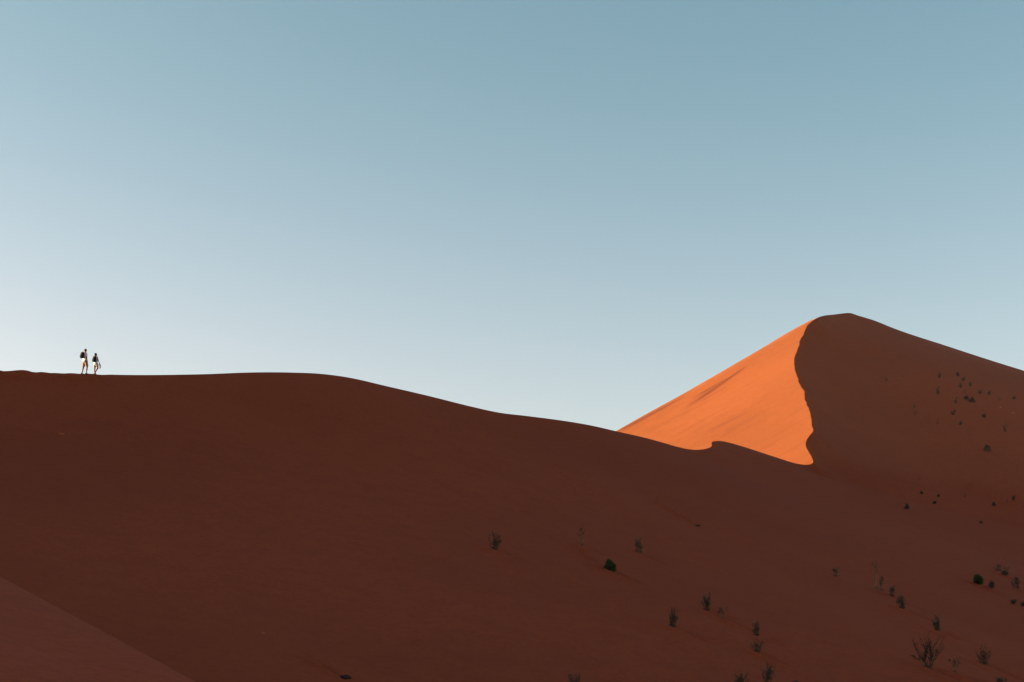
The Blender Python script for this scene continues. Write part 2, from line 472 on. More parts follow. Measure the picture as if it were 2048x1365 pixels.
# image line directions (down right) turned into lines lying on the slope
def line_mark(ax, ay, bx, by, sg, am):
    p, q = march([ax, bx], [ay, by])
    if p is None or q is None: return
    dx, dy = q[0] - p[0], q[1] - p[1]; L = math.hypot(dx, dy)
    MARKS.append(((p[0] + q[0]) / 2, (p[1] + q[1]) / 2, dx / L, dy / L, L / 2, sg, am))
new_marks = []
for s, p in zip(SH, spots):
    if p is None: print('NO HIT', s[:2]); continue
    if s[3] > 14 or s[2] > 20:
        w = s[3]
        line = (s[0] - 1.0 * w, s[1] - 0.45 * w, s[0] + 2.6 * w, s[1] + 1.15 * w)
        new_marks.append((*line, 0.35 if s[2] < 30 else 0.5, 0.30))
new_marks += [(1300,996,1397,1053,0.32,0.36),(1120,1078,1215,1140,0.3,0.22),(600,1312,690,1358,0.25,0.26),
              (1935,806,2048,862,1.2,0.35),(1900,810,2048,900,1.6,0.25),(1880,700,2010,745,1.5,0.25),(480,1220,530,1268,0.25,0.05),(1630,1135,1668,1152,.25,.07)]
for m in new_marks: line_mark(*m)
big_ = [m for m in MARKS if m[4] > 2 and m[1] < 130]
a_ = sum(m[2] for m in big_); b_ = sum(m[3] for m in big_); SWELL = (a_ / math.hypot(a_, b_), b_ / math.hypot(a_, b_))
g_ = np.random.default_rng(11)
for k in range(70):            # trodden sand just under the crest, behind the walkers
    i = int(np.argmin(np.abs(NEAR[:, 1] - g_.uniform(94, 101.5))))
    d_ = g_.uniform(0.15, 1.6); c_ = NEAR[i]
    ang = math.atan2(.75, .66) + g_.normal(0, .25)
    MARKS.append((c_[0] + d_ * .66, c_[1] - d_ * .75, math.sin(ang), math.cos(ang), g_.uniform(.25, .6), 0.14, 0.11))
for px_, py_ in [(1874,931),(1880,936),(1905,951),(1908,955),(1932,972),(1938,975),(1941,966),(1976,980),(1984,987),(1986,991),(1998,990),(2000,997),(2003,1000),(2013,1003),(2020,1007),(2024,1008),(2041,1017),(1835,956),(1871,973),(1925,912)]:
    line_mark(px_ - 1.5, py_ + 5, px_ + 1.5, py_ - 5, 0.22, -0.22)
MARKS = list(MARKS)
for s, p in zip(SH, spots):
    if p: print('shrub', s[0], s[1], 'D', round(p[1], 1), 'h', round(s[2] * p[1] / F, 2))

# ------------------------------------------------------------------ the dune mesh
pts = []
def add_pts(a): pts.append(np.asarray(a, float)[:, :2])
# view-shaped density: finer where the slope is close
def polar(r0, r1, k, phi0, phi1, seed):
    g = np.random.default_rng(seed); out = []; r = r0; row = 0
    while r < r1:
        n = max(2, int((phi1 - phi0) / k))
        ph = phi0 + (np.arange(n) + 0.5 * (row % 2)) * (phi1 - phi0) / n
        ph = ph + g.uniform(-.2, .2, n) * k
        rr = r * (1 + g.uniform(-.2, .2, n) * k)
        out.append(np.column_stack([rr * np.sin(ph), rr * np.cos(ph)]))
        r *= 1 + k; row += 1
    return np.vstack(out)
add_pts(polar(35, 430, 0.0075, -0.40, 0.42, 1))
add_pts(polar(4, 35, 0.04, -0.40, 0.42, 2))
add_pts(polar(4, 430, 0.035, 0.43, 2 * math.pi - 0.41, 3))
add_pts(polar(445, 2500, 0.10, 0, 2 * math.pi, 4))
for off_ in (0.35, 0.8, 1.4, 2.2):
    for C_ in (CREST[::2], ):
        t_ = np.gradient(C_[:, :2], axis=0); t_ /= np.linalg.norm(t_, axis=1)[:, None]
        nrm = np.column_stack([t_[:, 1], -t_[:, 0]])
        for sgn in (-1, 1):
            add_pts(C_[:, :2] + sgn * off_ * nrm)
for mx, my, ux, uy, L, sg, am in MARKS:
    us = np.arange(-1.8 * L, 1.8 * L, max(sg * 0.8, L / 14)); vs = np.arange(-2.6 * sg, 2.6 * sg, sg * 0.32)
    UU, VV = np.meshgrid(us, vs); UU = UU.ravel(); VV = VV.ravel()
    add_pts(np.column_stack([mx + UU * ux + VV * uy, my + UU * uy - VV * ux]))
STREAKS = [(1385,808,1500,728,0.9,0.8),(1395,792,1470,748,0.6,0.6),(1240,862,1372,792,0.9,0.7),(1398,806,1465,767,0.35,0.5),
           (1420,862,1500,822,0.8,0.28),(1450,868,1540,815,1.0,0.16),(1300,862,1420,800,0.8,0.2)]
for ax, ay, bx, by, wd, am in STREAKS:
    p = solve_plane(ax, ay, W); q = solve_plane(bx, by, W)
    for t in np.arange(-.3, 1.15, .04):
        for v in np.arange(-2.2, 2.3, .3) * wd:
            d = q[:2] - p[:2]; L = np.linalg.norm(d); d = d / L
            pts.append(np.array([[p[0] + d[0] * t * L + d[1] * v, p[1] + d[1] * t * L - d[0] * v]]))
P2 = np.vstack(pts)
# drop points lying almost on the ridge lines
LINES = np.vstack([CREST, SKY])
keep = np.ones(len(P2), bool)
for a in range(0, len(P2), 4000):
    q = P2[a:a+4000]
    d2 = ((q[:, None, 0] - LINES[None, :, 0]) ** 2 + (q[:, None, 1] - LINES[None, :, 1]) ** 2).min(1)
    keep[a:a+4000] = d2 > 0.22 ** 2
P2 = P2[keep]
nC, nS = len(CREST), len(SKY)
allp = np.vstack([CREST[:, :2], SKY[1:, :2], P2])
jB = len(NEAR) + len(FAR) - 2                 # index of the shoulder B in CREST
edges = [(i, i + 1) for i in range(nC - 1)] + [(jB, nC)] + [(nC + i, nC + i + 1) for i in range(nS - 2)]
res = delaunay_2d_cdt([Vector((a, b)) for a, b in allp], edges, [], 0, 1e-4, True)
V2 = np.array([(v.x, v.y) for v in res[0]])
fixed_z = np.concatenate([CREST[:, 2], SKY[1:, 2]])
Z = height(V2[:, 0], V2[:, 1])
pinned = np.zeros(len(V2), bool)
for i, orig in enumerate(res[3]):
    for o_ in orig:
        if o_ < len(fixed_z): Z[i] = fixed_z[o_]; pinned[i] = True; break
V3 = np.column_stack([V2, Z])
dune_me = mesh_np('dune', V3, res[2])
# the crest is a knife edge
pin_set = pinned
sharp = np.zeros(len(dune_me.edges), bool)
ev = np.empty(len(dune_me.edges) * 2, int); dune_me.edges.foreach_get('vertices', ev); ev = ev.reshape(-1, 2)
crestv = np.zeros(len(V2), bool)
for i, orig in enumerate(res[3]):
    if any(o_ < nC for o_ in orig): crestv[i] = True
sharp = crestv[ev[:, 0]] & crestv[ev[:, 1]]
atr = dune_me.attributes.new('sharp_edge', 'BOOLEAN', 'EDGE')
atr.data.foreach_set('value', sharp)
# heavy-mineral streaks on the lit face (their own shape, drawn in metres on the slope)
def streak_pts(ax, ay, bx, by):
    p = solve_plane(ax, ay, W); q = solve_plane(bx, by, W)
    return p, q
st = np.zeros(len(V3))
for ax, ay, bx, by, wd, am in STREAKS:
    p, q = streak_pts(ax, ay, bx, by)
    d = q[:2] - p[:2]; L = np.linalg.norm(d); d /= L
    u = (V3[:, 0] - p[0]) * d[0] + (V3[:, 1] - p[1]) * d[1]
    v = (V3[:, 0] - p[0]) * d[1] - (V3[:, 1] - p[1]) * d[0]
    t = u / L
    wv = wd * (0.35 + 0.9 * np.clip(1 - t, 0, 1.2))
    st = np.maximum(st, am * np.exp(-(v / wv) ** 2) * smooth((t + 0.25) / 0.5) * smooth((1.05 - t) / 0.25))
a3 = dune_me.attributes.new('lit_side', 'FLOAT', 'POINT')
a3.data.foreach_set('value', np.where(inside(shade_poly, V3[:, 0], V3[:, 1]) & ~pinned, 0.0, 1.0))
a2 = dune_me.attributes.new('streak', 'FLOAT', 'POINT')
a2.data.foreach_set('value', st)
sd = np.array([U[0], U[1], GX * U[0] + GY * U[1]]); sd /= np.linalg.norm(sd)
nn = np.array([-GX, -GY, 1.0]); nn /= np.linalg.norm(nn)
sv_ = np.cross(nn, sd)
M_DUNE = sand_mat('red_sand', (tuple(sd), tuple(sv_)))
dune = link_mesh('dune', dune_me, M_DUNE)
tag(dune, 'huge red sand dune with a winding crest, orange in sun and dark red in shade', 'dune', kind='structure')
tris = [tuple(p.vertices) for p in dune_me.polygons]
bvh = BVHTree.FromPolygons([tuple(v) for v in V3], tris)
def drop(x, y):
    h = bvh.ray_cast(Vector((x, y, 500)), Vector((0, 0, -1)))
    return h[0], h[1]

# ------------------------------------------------------------------ the near dune the photographer stands on
f_px = [(0,1153.8,24.0),(136.7,1226.5,21.0),(253,1288.6,19.0),(341.8,1337,17.7),(393,1365,17.0)]
fg = np.array([at(a, b, d) for a, b, d in f_px])
A_ = np.array([[fg[0][0], fg[0][1]], [fg[-1][0], fg[-1][1]]])
ca, cb = np.linalg.solve(A_, np.array([fg[0][2] + 1.7, fg[-1][2] + 1.7]))
def fplane(x, y): return -1.7 + ca * x + cb * y
l_dir = (fg[0] - fg[-1])[:2]; l_dir /= np.linalg.norm(l_dir)
brink = [fg[-1][:2] - l_dir * t for t in (60, 45, 30, 20, 12, 6)] + [p[:2] for p in fg[::-1]] + [fg[0][:2] + l_dir * t for t in (6, 14, 24, 36, 48)]
brink = np.array(brink)
bz = np.array([fplane(*p) for p in brink])
bz[6:11] = fg[::-1, 2]
BR = resample(np.column_stack([brink, bz]), 0.25)
tb = np.gradient(BR[:, :2], axis=0); tb /= np.linalg.norm(tb, axis=1)[:, None]
nb = np.column_stack([tb[:, 1], -tb[:, 0]])      # points away from the camera (into the bowl) or back
if np.dot(nb[len(nb)//2], np.array([0, 0]) - BR[len(BR)//2, :2]) > 0: nb = -nb
offs = np.concatenate([-np.geomspace(70, 0.12, 70), [0], np.geomspace(0.12, 60, 40)])
Vf = []; 
for o_ in offs:
    q = BR[:, :2] + nb * o_
    if o_ <= 0:
        zz = BR[:, 2] + (fplane(q[:, 0], q[:, 1]) - fplane(BR[:, 0], BR[:, 1]))
        zz = zz - 0.0 + 0.10 * smooth(-o_ / 2) * np.sin(o_ * 1.9 + 0.06 * q[:, 1]) + 0.16 * smooth(-o_ / 4) * np.sin(o_ * 0.8 + 1)
    else:
        zz = BR[:, 2] - 0.62 * o_
    Vf.append(np.column_stack([q, zz]))
Vf = np.vstack(Vf); nBR = len(BR)
Tf = []
for i in range(len(offs) - 1):
    for j in range(nBR - 1):
        a = i * nBR + j
        Tf.append((a, a + 1, a + nBR + 1, a + nBR))
fme = mesh_np('near_dune', Vf, Tf)
if fme.polygons[0].normal.z < 0: fme.flip_normals()
kb = int(np.where(offs == 0)[0][0])
ev = np.empty(len(fme.edges) * 2, int); fme.edges.foreach_get('vertices', ev); ev = ev.reshape(-1, 2)
fme.attributes.new('sharp_edge', 'BOOLEAN', 'EDGE').data.foreach_set('value', (ev // nBR == kb).all(1))
near = link_mesh('near_dune', fme, sand_mat('near_sand_brightened', None, 0.5, (0.255, 0.061, 0.025)))  # shade contrast with the hollow behind is put into this lighter sand colour
tag(near, 'smooth shaded flank of a nearer sand dune crossing the lower left corner', 'dune', kind='structure')

# ------------------------------------------------------------------ plants
M_STEM = plain('dry_stem', (0.13, 0.085, 0.05), 0.9, 0.3, 3)
M_PALE = plain('pale_stem', (0.26, 0.15, 0.09), 0.9, 0.3, 3)
M_LEAF = plain('olive_leaf', (0.066, 0.058, 0.042), 0.9, 0.45, 6)
M_DARK = plain('dark_leaf', (0.030, 0.034, 0.024), 0.8, 0.35, 6)
M_GREEN = plain('green_leaf', (0.036, 0.062, 0.020), 0.8, 0.3, 6)
M_BROWN = plain('dry_twig', (0.075, 0.05, 0.034), 0.9, 0.3, 6)
class MB:
    def __init__(s): s.v = []; s.f = []
    def tube(s, pts, rad, n=4):
        base = len(s.v)
        for i, p in enumerate(pts):
            p = Vector(p)
            d = (Vector(pts[min(i + 1, len(pts) - 1)]) - Vector(pts[max(i - 1, 0)])).normalized()
            a = d.orthogonal().normalized(); b = d.cross(a)
            for k in range(n):
                t = 2 * math.pi * k / n
                s.v.append(p + (a * math.cos(t) + b * math.sin(t)) * rad[i])
        for i in range(len(pts) - 1):
            for k in range(n):
                s.f.append((base + i*n + k, base + i*n + (k+1) % n, base + (i+1)*n + (k+1) % n, base + (i+1)*n + k))
        s.f.append(tuple(base + k for k in range(n))[::-1])
        s.f.append(tuple(base + (len(pts)-1)*n + k for k in range(n)))
    def leaf(s, p, d, L, w):
        """a thin folded leaf"""
        p = Vector(p); d = Vector(d).normalized(); a = d.orthogonal().normalized()
        a = Matrix.Rotation(random.uniform(0, 6.28), 3, d) @ a
        b = d.cross(a) * 0.25
        k = len(s.v)
        s.v += [p, p + d * L * 0.5 + a * w, p + d * L, p + d * L * 0.5 - a * w, p + d * L * 0.45 + b * w * 2]
        s.f += [(k, k+1, k+4), (k+1, k+2, k+4), (k+2, k+3, k+4), (k+3, k, k+4)]
    def build(s, name, mat, parent=None, smooth_=False):
        me = bpy.data.meshes.new(name)
        me.from_pydata([tuple(v) for v in s.v], [], s.f)
        if smooth_: me.polygons.foreach_set('use_smooth', [True] * len(me.polygons))
        return link_mesh(name, me, mat, parent)
def stalk_path(h, lean, az, bend, n=6):
    p = []
    for i in range(n):
        t = i / (n - 1)
        r = lean * h * (t ** bend)
        p.append(Vector((math.cos(az) * r, math.sin(az) * r * 0.8, h * t - 0.06 * (i == 0))))
    return p
def leafy(mb, path, t0, t1, count, L, w, spread=0.5, rad=0.03):
    for _ in range(count):
        t = random.uniform(t0, t1) * (len(path) - 1)
        i = min(int(t), len(path) - 2); q = path[i].lerp(path[i+1], t - i)
        d = (path[i+1] - path[i]).normalized()
        o = Vector((random.gauss(0, 1), random.gauss(0, 1), random.gauss(0, .6)))
        mb.leaf(q + o * rad * random.random(), d + o * spread, L * random.uniform(.6, 1.3), w)
def make_stalky(root, h, w, kind, seed, px):
    random.seed(seed)
    st, lf = MB(), MB()
    n = {'stalk': 17, 'thin': 9, 'fan': 13, 'big': 19, 'foot': 8}[kind]
    half = w / 2 / h
    r0 = 0.009 * px + 0.003
    for i in range(n):
        az = random.uniform(0, 6.28)
        u = i / max(1, n - 1)
        hh = h * (random.uniform(0.45, 1.0) if kind != 'fan' else random.uniform(.6, 1))
        if i == 0: hh = h
        ln = half * random.uniform(0.2, 1.0) * (1.5 if kind == 'big' else 1.0)
        if kind in ('thin',): ln *= 0.8
        if i % 2 == 0: az = 0.3 * random.gauss(0, 1) + (math.pi if random.random() < .45 else 0)
        if i == 0: ln = half * 0.6; az = 0.2
        P = stalk_path(hh, ln * h / hh * (1 if kind != 'big' else 1.15), az, random.uniform(0.8, 1.5))
        ox = random.uniform(-1, 1) * w * 0.20; oy = random.gauss(0, w * 0.12)
        P = [p + Vector((ox, oy, 0)) for p in P]
        st.tube(P, [r0, r0 * .9, r0 * .75, r0 * .6, r0 * .5, r0 * .3], 4)
        dens = {'stalk': 17, 'thin': 10, 'fan': 12, 'big': 34, 'foot': 10}[kind]
        if kind == 'stalk' and random.random() < .35: dens = 14
        t0 = random.uniform(0.15, .5); t1 = random.uniform(.75, 1.0)
        if kind == 'thin': t0 = random.uniform(.45, .75)
        leafy(lf, P, t0, t1, dens, 0.10 * px + 0.04, 0.010 * px + 0.003, 0.22, 0.025 * px + .008)
        # side twigs
        for _ in range(2 if kind in ('stalk', 'big') else 1):
            k = random.randint(1, 3); q = P[k]
            d = Vector((random.gauss(0, .35), random.gauss(0, .35), 1)).normalized() * hh * random.uniform(.15, .35)
            Q = [q, q + d * .5, q + d]
            st.tube(Q, [r0 * .6, r0 * .5, r0 * .3], 3)
            leafy(lf, Q, .2, 1, dens // 3, 0.09 * px + 0.03, 0.012 * px + 0.004, .4, .03)
    # litter and short shoots round the foot
    for _ in range({'stalk': 60, 'thin': 20, 'fan': 60, 'big': 50, 'foot': 200}[kind]):
        a = random.uniform(0, 6.28); r = w * .22 * random.random() * (1.6 if kind == 'foot' else 1)
        lf.leaf((r * math.cos(a), r * math.sin(a), random.uniform(-.02, h * (.10 if kind != 'foot' else .28))), (math.cos(a), math.sin(a), 1.2), .13 * px + .03, .015 * px + .004)
    st.build('stems', M_PALE if kind == 'thin' or seed % 3 == 0 else M_STEM, root)
    lf.build('leaves', M_LEAF if kind != 'big' else M_DARK, root)
def make_bush(root, h, w, seed, px, ball):
    random.seed(seed)
    st, lf = MB(), MB()
    for i in range(40):
        az = random.uniform(0, 6.28); el = random.uniform(0.15, 1.45)
        d = Vector((math.cos(az) * math.cos(el) * w / 2, math.sin(az) * math.cos(el) * w / 2, math.sin(el) * h))
        if not ball and d.x < 0: d.z *= 1.15
        P = [Vector((0, 0, -.05)), d * .4 + Vector((0, 0, .04)), d * .95]
        st.tube(P, [.012 * px, .009 * px, .005 * px], 3)
        for _ in range(60 if not ball else 75):
            t = random.uniform(.35, 1) ** .7
            o = Vector([random.gauss(0, 1) for _ in range(3)]) * w * .07
            lf.leaf(d * t + o * .7, d + o * 3, .09 * px + .02, .012 * px + .003)
    st.build('stems', M_STEM, root)
    return lf.build('leaves', M_GREEN, root)
def make_far(name, h, w, kind, seed, px):
    random.seed(seed)
    mb = MB()
    if kind in ('dark', 'ball'):
        for _ in range(420):
            az = random.uniform(0, 6.28); el = random.uniform(0.0, 1.5); t = random.uniform(.2, 1) ** .6
            d = Vector((math.cos(az) * math.cos(el) * w / 2, math.sin(az) * math.cos(el) * w / 2, math.sin(el) * h))
            mb.leaf(d * t * .9, d + Vector([random.gauss(0, .2) for _ in range(3)]), .14 * px, .03 * px)
        for _ in range(10):
            az = random.uniform(0, 6.28)
            mb.tube([Vector((0, 0, -.05)), Vector((math.cos(az) * w * .25, math.sin(az) * w * .25, h * .6))], [.02 * px, .01 * px], 3)
    else:
        n = 4 if kind == 'far' else 3
        for i in range(n):
            hh = h if i == 0 else h * random.uniform(.35, .8)
            side = 1 if i == 0 else random.choice((-1, 1, 1))
            P = stalk_path(hh, w / 2 / h * side * random.uniform(.6, 1.0), random.gauss(0, .35), random.uniform(.9, 1.4))
            P = [p - Vector((w * .18, 0, 0)) for p in P]
            mb.tube(P, [.018 * px] * 5 + [.008 * px], 3)
            leafy(mb, P, .1 if i else .35, 1, 22 if kind == 'far' else 6, .16 * px, .03 * px, .4, .06 * px)
        for _ in range(22 if kind == 'far' else 6):
            mb.leaf((random.gauss(-w * .15, w * .12), random.gauss(0, w * .1), random.uniform(0, h * .15)), (random.gauss(0, .5), random.gauss(0, .5), 1), .14 * px, .028 * px)
    mat = {'dark': M_DARK if h > 0.6 else M_LEAF, 'ball': M_BROWN, 'far': M_DARK, 'faint': M_BROWN}[kind]
    o = mb.build(name, mat)
    return o
for i, (s, p) in enumerate(zip(SH, spots)):
    if p is None: continue
    hit, nrm = drop(p[0], p[1])
    D = p[1]; h = s[2] * D / F * 1.02; w = s[3] * D / F
    px = D / 90.0
    kind = s[4]
    grp = 'desert shrubs on the shaded dune slope' if i < 30 else 'small tufts on the far right dune'
    if kind in ('far', 'faint', 'dark', 'ball'):
        o = make_far('desert_tuft', h, w, kind, 100 + i, D / 160.0)
        o.location = hit
        tag(o, s[5], 'dry bush' if kind == 'ball' else 'tuft', grp)
    else:
        r = bpy.data.objects.new('green_bush' if kind == 'bush' else 'desert_shrub', None)
        r.empty_display_size = 0.3
        COL.objects.link(r)
        r.location = hit
        tag(r, s[5], 'bush' if kind == 'bush' else 'shrub', grp)
        if kind == 'bush': make_bush(r, h, w, 100 + i, px, s[0] > 1500)
        else: make_stalky(r, h, w, kind, 100 + i, px)

# ------------------------------------------------------------------ small stones and scraps lying on the sand
def stone(px_, py_, sx, sy, sz, col, label, name='stone', cat='stone', seed=0):
    p = march([px_], [py_])[0]
    if p is None: return
    hit, nrm = drop(p[0], p[1])
    bm = bmesh.new()
    bmesh.ops.create_icosphere(bm, subdivisions=3, radius=1)
    g = np.random.default_rng(seed)
    ph = g.uniform(0, 6, 6)
    for v in bm.verts:
        c = v.co
        k = 1 + .16 * math.sin(3 * c.x + ph[0]) + .12 * math.sin(5 * c.y + ph[1]) + .1 * math.sin(7 * c.z + ph[2] + 3 * c.x)
        v.co = Vector((c.x * sx * k, c.y * sy * k, c.z * sz * k))
    me = bpy.data.meshes.new(name); bm.to_mesh(me); bm.free()
    me.polygons.foreach_set('use_smooth', [True] * len(me.polygons))
    o = link_mesh(name, me, plain(name + '_rock', col, .85, .25, 8))
    q = nrm.to_track_quat('Z', 'Y')
    o.rotation_euler = q.to_euler()
    o.location = hit + nrm * sz * .25
    tag(o, label, cat)
stone(1395,1052.5, .26, .12, .09, (.03, .022, .018), 'dark flat stone at the lower end of the long slide mark mid slope', seed=1)
stone(691,1357, .2, .1, .08, (.035, .025, .02), 'dark stone at the bottom edge where a thin slide mark ends', seed=2)
stone(2000.7,816, .22, .2, .2, (.35, .17, .09), 'bright pale pebble among the tufts of the far dune', seed=3)
stone(2026,827, .30, .2, .14, (.3, .11, .05), 'duller pale pebble down right of the bright one on the far dune', seed=4)
stone(123,868, .16, .09, .04, (.32, .10, .045), 'small light clod of sand below and left of the two walkers', 'sand_clod', 'clod', seed=5)
stone(527,1267, .05, .04, .03, (.4, .12, .05), 'tiny reddish clod low on the slope above the near flank', 'sand_clod', 'clod', seed=6)

# ------------------------------------------------------------------ the two walkers
M_SKIN = plain('skin', (0.175, 0.064, 0.050), 0.6, 0.06, 30)
M_HAIR = plain('dark_hair', (0.025, 0.016, 0.012), 0.6, 0.3, 60)
M_SHIRT = plain('grey_white_cotton', (0.74, 0.65, 0.70), 0.9, 0.08, 25)
M_SHIRT2 = plain('grey_cotton', (0.62, 0.52, 0.58), 0.9, 0.08, 25)
M_KHAKI = plain('khaki_cloth', (0.23, 0.135, 0.11), 0.9, 0.12, 20)
M_WHITE = plain('white_cloth', (0.46, 0.41, 0.41), 0.9, 0.06, 20)
M_PACK = plain('black_nylon', (0.006, 0.0075, 0.0075), 1.0, 0.3, 15)
M_PATCH = plain('tan_patch', (0.26, 0.115, 0.065), 0.7, 0.1, 20)
M_CAP = plain('black_cap', (0.007, 0.007, 0.009), 0.8, 0.2, 30)
M_SHOE = plain('grey_shoe', (0.10, 0.085, 0.10), 0.7, 0.2, 30)
M_EYE = plain('eye', (0.6, 0.6, 0.6), 0.3, 0.05, 30)

def capsule(bm, a, b, ra, rb, n=14):
    a = Vector(a); b = Vector(b); d = (b - a)
    L = d.length; d = d.normalized() if L > 1e-6 else Vector((0, 0, 1))
    u = d.orthogonal().normalized(); w = d.cross(u)
    rings = []
    prof = [(-ra * math.sin(t), ra * math.cos(t)) for t in (1.45, 1.05, .7, .35)] + [(0, ra)] + [(L * k / 4, ra + (rb - ra) * k / 4) for k in (1, 2, 3)] + [(L, rb)] + [(L + rb * math.sin(t), rb * math.cos(t)) for t in (.35, .7, 1.05, 1.45)]
    for h, r in prof:
        rings.append([bm.verts.new(a + d * h + (u * math.cos(2*math.pi*k/n) + w * math.sin(2*math.pi*k/n)) * r) for k in range(n)])
    for i in range(len(rings) - 1):
        for k in range(n):
            bm.faces.new((rings[i][k], rings[i][(k+1) % n], rings[i+1][(k+1) % n], rings[i+1][k]))
    bm.faces.new(rings[0][::-1]); bm.faces.new(rings[-1])
def ellipsoid(bm, c, r, yaw=0.0, tilt=0.0):
    m = Matrix.Translation(Vector(c)) @ Matrix.Rotation(yaw, 4, 'Z') @ Matrix.Rotation(tilt, 4, 'X') @ Matrix.Diagonal((*r, 1))
    bmesh.ops.create_uvsphere(bm, u_segments=20, v_segments=14, radius=1, matrix=m)
def loft(bm, rings, yaw, n=24, cap=True):
    """rings: (centre, half width, half depth[, power]) stacked upwards; closed solid"""
    R_ = []
    cy, sy = math.cos(yaw), math.sin(yaw)
    for c, rx, ry in rings:
        ring = []
        for k in range(n):
            t = 2 * math.pi * k / n
            x = rx * math.copysign(abs(math.cos(t)) ** .85, math.cos(t)); y = ry * math.copysign(abs(math.sin(t)) ** .85, math.sin(t))
            ring.append(bm.verts.new(Vector(c) + Vector((x * cy - y * sy, x * sy + y * cy, 0))))
        R_.append(ring)
    for i in range(len(R_) - 1):
        for k in range(n):
            bm.faces.new((R_[i][k], R_[i][(k+1) % n], R_[i+1][(k+1) % n], R_[i+1][k]))
    if cap:
        bm.faces.new(R_[0][::-1]); bm.faces.new(R_[-1])
def fuse(name, bm, mat, parent, voxel, sm=4, loc=None):
    bmesh.ops.recalc_face_normals(bm, faces=bm.faces)
    me = bpy.data.meshes.new(name + '_raw'); bm.to_mesh(me); bm.free()
    o = bpy.data.objects.new(name + '_raw', me); COL.objects.link(o)
    m = o.modifiers.new('r', 'REMESH'); m.mode = 'VOXEL'; m.voxel_size = voxel; m.use_smooth_shade = True
    if sm:
        s_ = o.modifiers.new('s', 'SMOOTH'); s_.factor = .5; s_.iterations = sm
    dg = bpy.context.evaluated_depsgraph_get()
    dg.update()
    me2 = bpy.data.meshes.new_from_object(o.evaluated_get(dg))
    me2.name = name
    bpy.data.objects.remove(o)
    me2.polygons.foreach_set('use_smooth', [True] * len(me2.polygons))
    me2.materials.clear()
    if LEAN:
        for v in me2.vertices: v.co.x += LEAN * max(0.0, v.co.z - .3) / 1.3
    r = link_mesh(name, me2, mat, parent)
    return r
LEAN = 0.0
def hand(bm, wrist, palm_dir, side_dir, curl):
    """palm, four unequal bent fingers and a thumb; palm_dir runs wrist->knuckles, side_dir runs towards the thumb"""
    wrist = Vector(wrist); d = Vector(palm_dir).normalized()
    sd_ = Vector(side_dir); sd_ = (sd_ - d * sd_.dot(d)).normalized(); inn = d.cross(sd_).normalized() * curl
    for k in (-1.2, -.4, .4, 1.2):
        capsule(bm, wrist + sd_ * .008 * k, wrist + d * .085 + sd_ * .019 * k, .015, .0125, 8)
    for k, L in zip((1.5, .5, -.5, -1.5), (.072, .080, .074, .058)):
        b0 = wrist + d * .085 + sd_ * .019 * k
        b1 = b0 + (d * .9 + inn * .35) * L * .45
        b2 = b1 + (d * .6 + inn * .8) * L * .32
        b3 = b2 + (d * .25 + inn) * L * .25
        capsule(bm, b0, b1, .0095, .0088, 8); capsule(bm, b1, b2, .0088, .008, 8); capsule(bm, b2, b3, .008, .007, 8)
    t0 = wrist + d * .025 + sd_ * .022; t1 = t0 + (d * .6 + sd_ * .7) * .04; t2 = t1 + (d * .85 + sd_ * .2 + inn * .4) * .034
    capsule(bm, t0, t1, .013, .011, 8); capsule(bm, t1, t2, .011, .0085, 8)
def foot(bm, ankle, heading, pitch=0.0, L=.25):
    a = Vector(ankle); hd = Vector((heading[0], heading[1], 0)).normalized()
    dn = Vector((0, 0, -1))
    f = (hd * math.cos(pitch) + dn * math.sin(pitch)).normalized(); up = f.cross(Vector((hd.y, -hd.x, 0))).normalized()
    if up.z < 0: up = -up
    heel = a - f * .05 - up * .05
    capsule(bm, a, heel + f * .02, .036, .034, 10)
    ball = heel + f * (L * .68)
    capsule(bm, heel, ball, .033, .036, 10)
    sd_ = f.cross(up)
    for k, l in zip((1.6, .8, 0, -.8, -1.6), (.055, .05, .046, .04, .034)):
        capsule(bm, ball + sd_ * .018 * k, ball + sd_ * .02 * k + f * l, .013, .010, 8)
def head(bm, c, yaw, s=1.0, tilt=0.0):
    c = Vector(c); M = Matrix.Rotation(yaw, 3, 'Z') @ Matrix.Rotation(tilt, 3, 'X')      # face looks along +Y before yaw
    def P(x, y, z): return c + M @ Vector((x * s, y * s, z * s))
    ellipsoid(bm, P(0, -.012, .022), (.074 * s, .092 * s, .092 * s), yaw, tilt)
    ellipsoid(bm, P(0, .022, -.035), (.058 * s, .068 * s, .078 * s), yaw, tilt)
    capsule(bm, P(0, .075, -.088), P(0, .078, -.088), .022 * s, .02 * s, 8)     # chin
    capsule(bm, P(0, .088, .012), P(0, .108, -.026), .009 * s, .014 * s, 8)     # nose
    capsule(bm, P(-.02, .084, -.056), P(.02, .084, -.056), .009 * s, .009 * s, 8)   # lips
    capsule(bm, P(-.034, .078, .026), P(.034, .078, .026), .010 * s, .010 * s, 8)   # brow
    for q in (-1, 1):
        ellipsoid(bm, P(q * .076, -.005, -.008), (.010 * s, .020 * s, .032 * s), yaw, tilt)
    return P

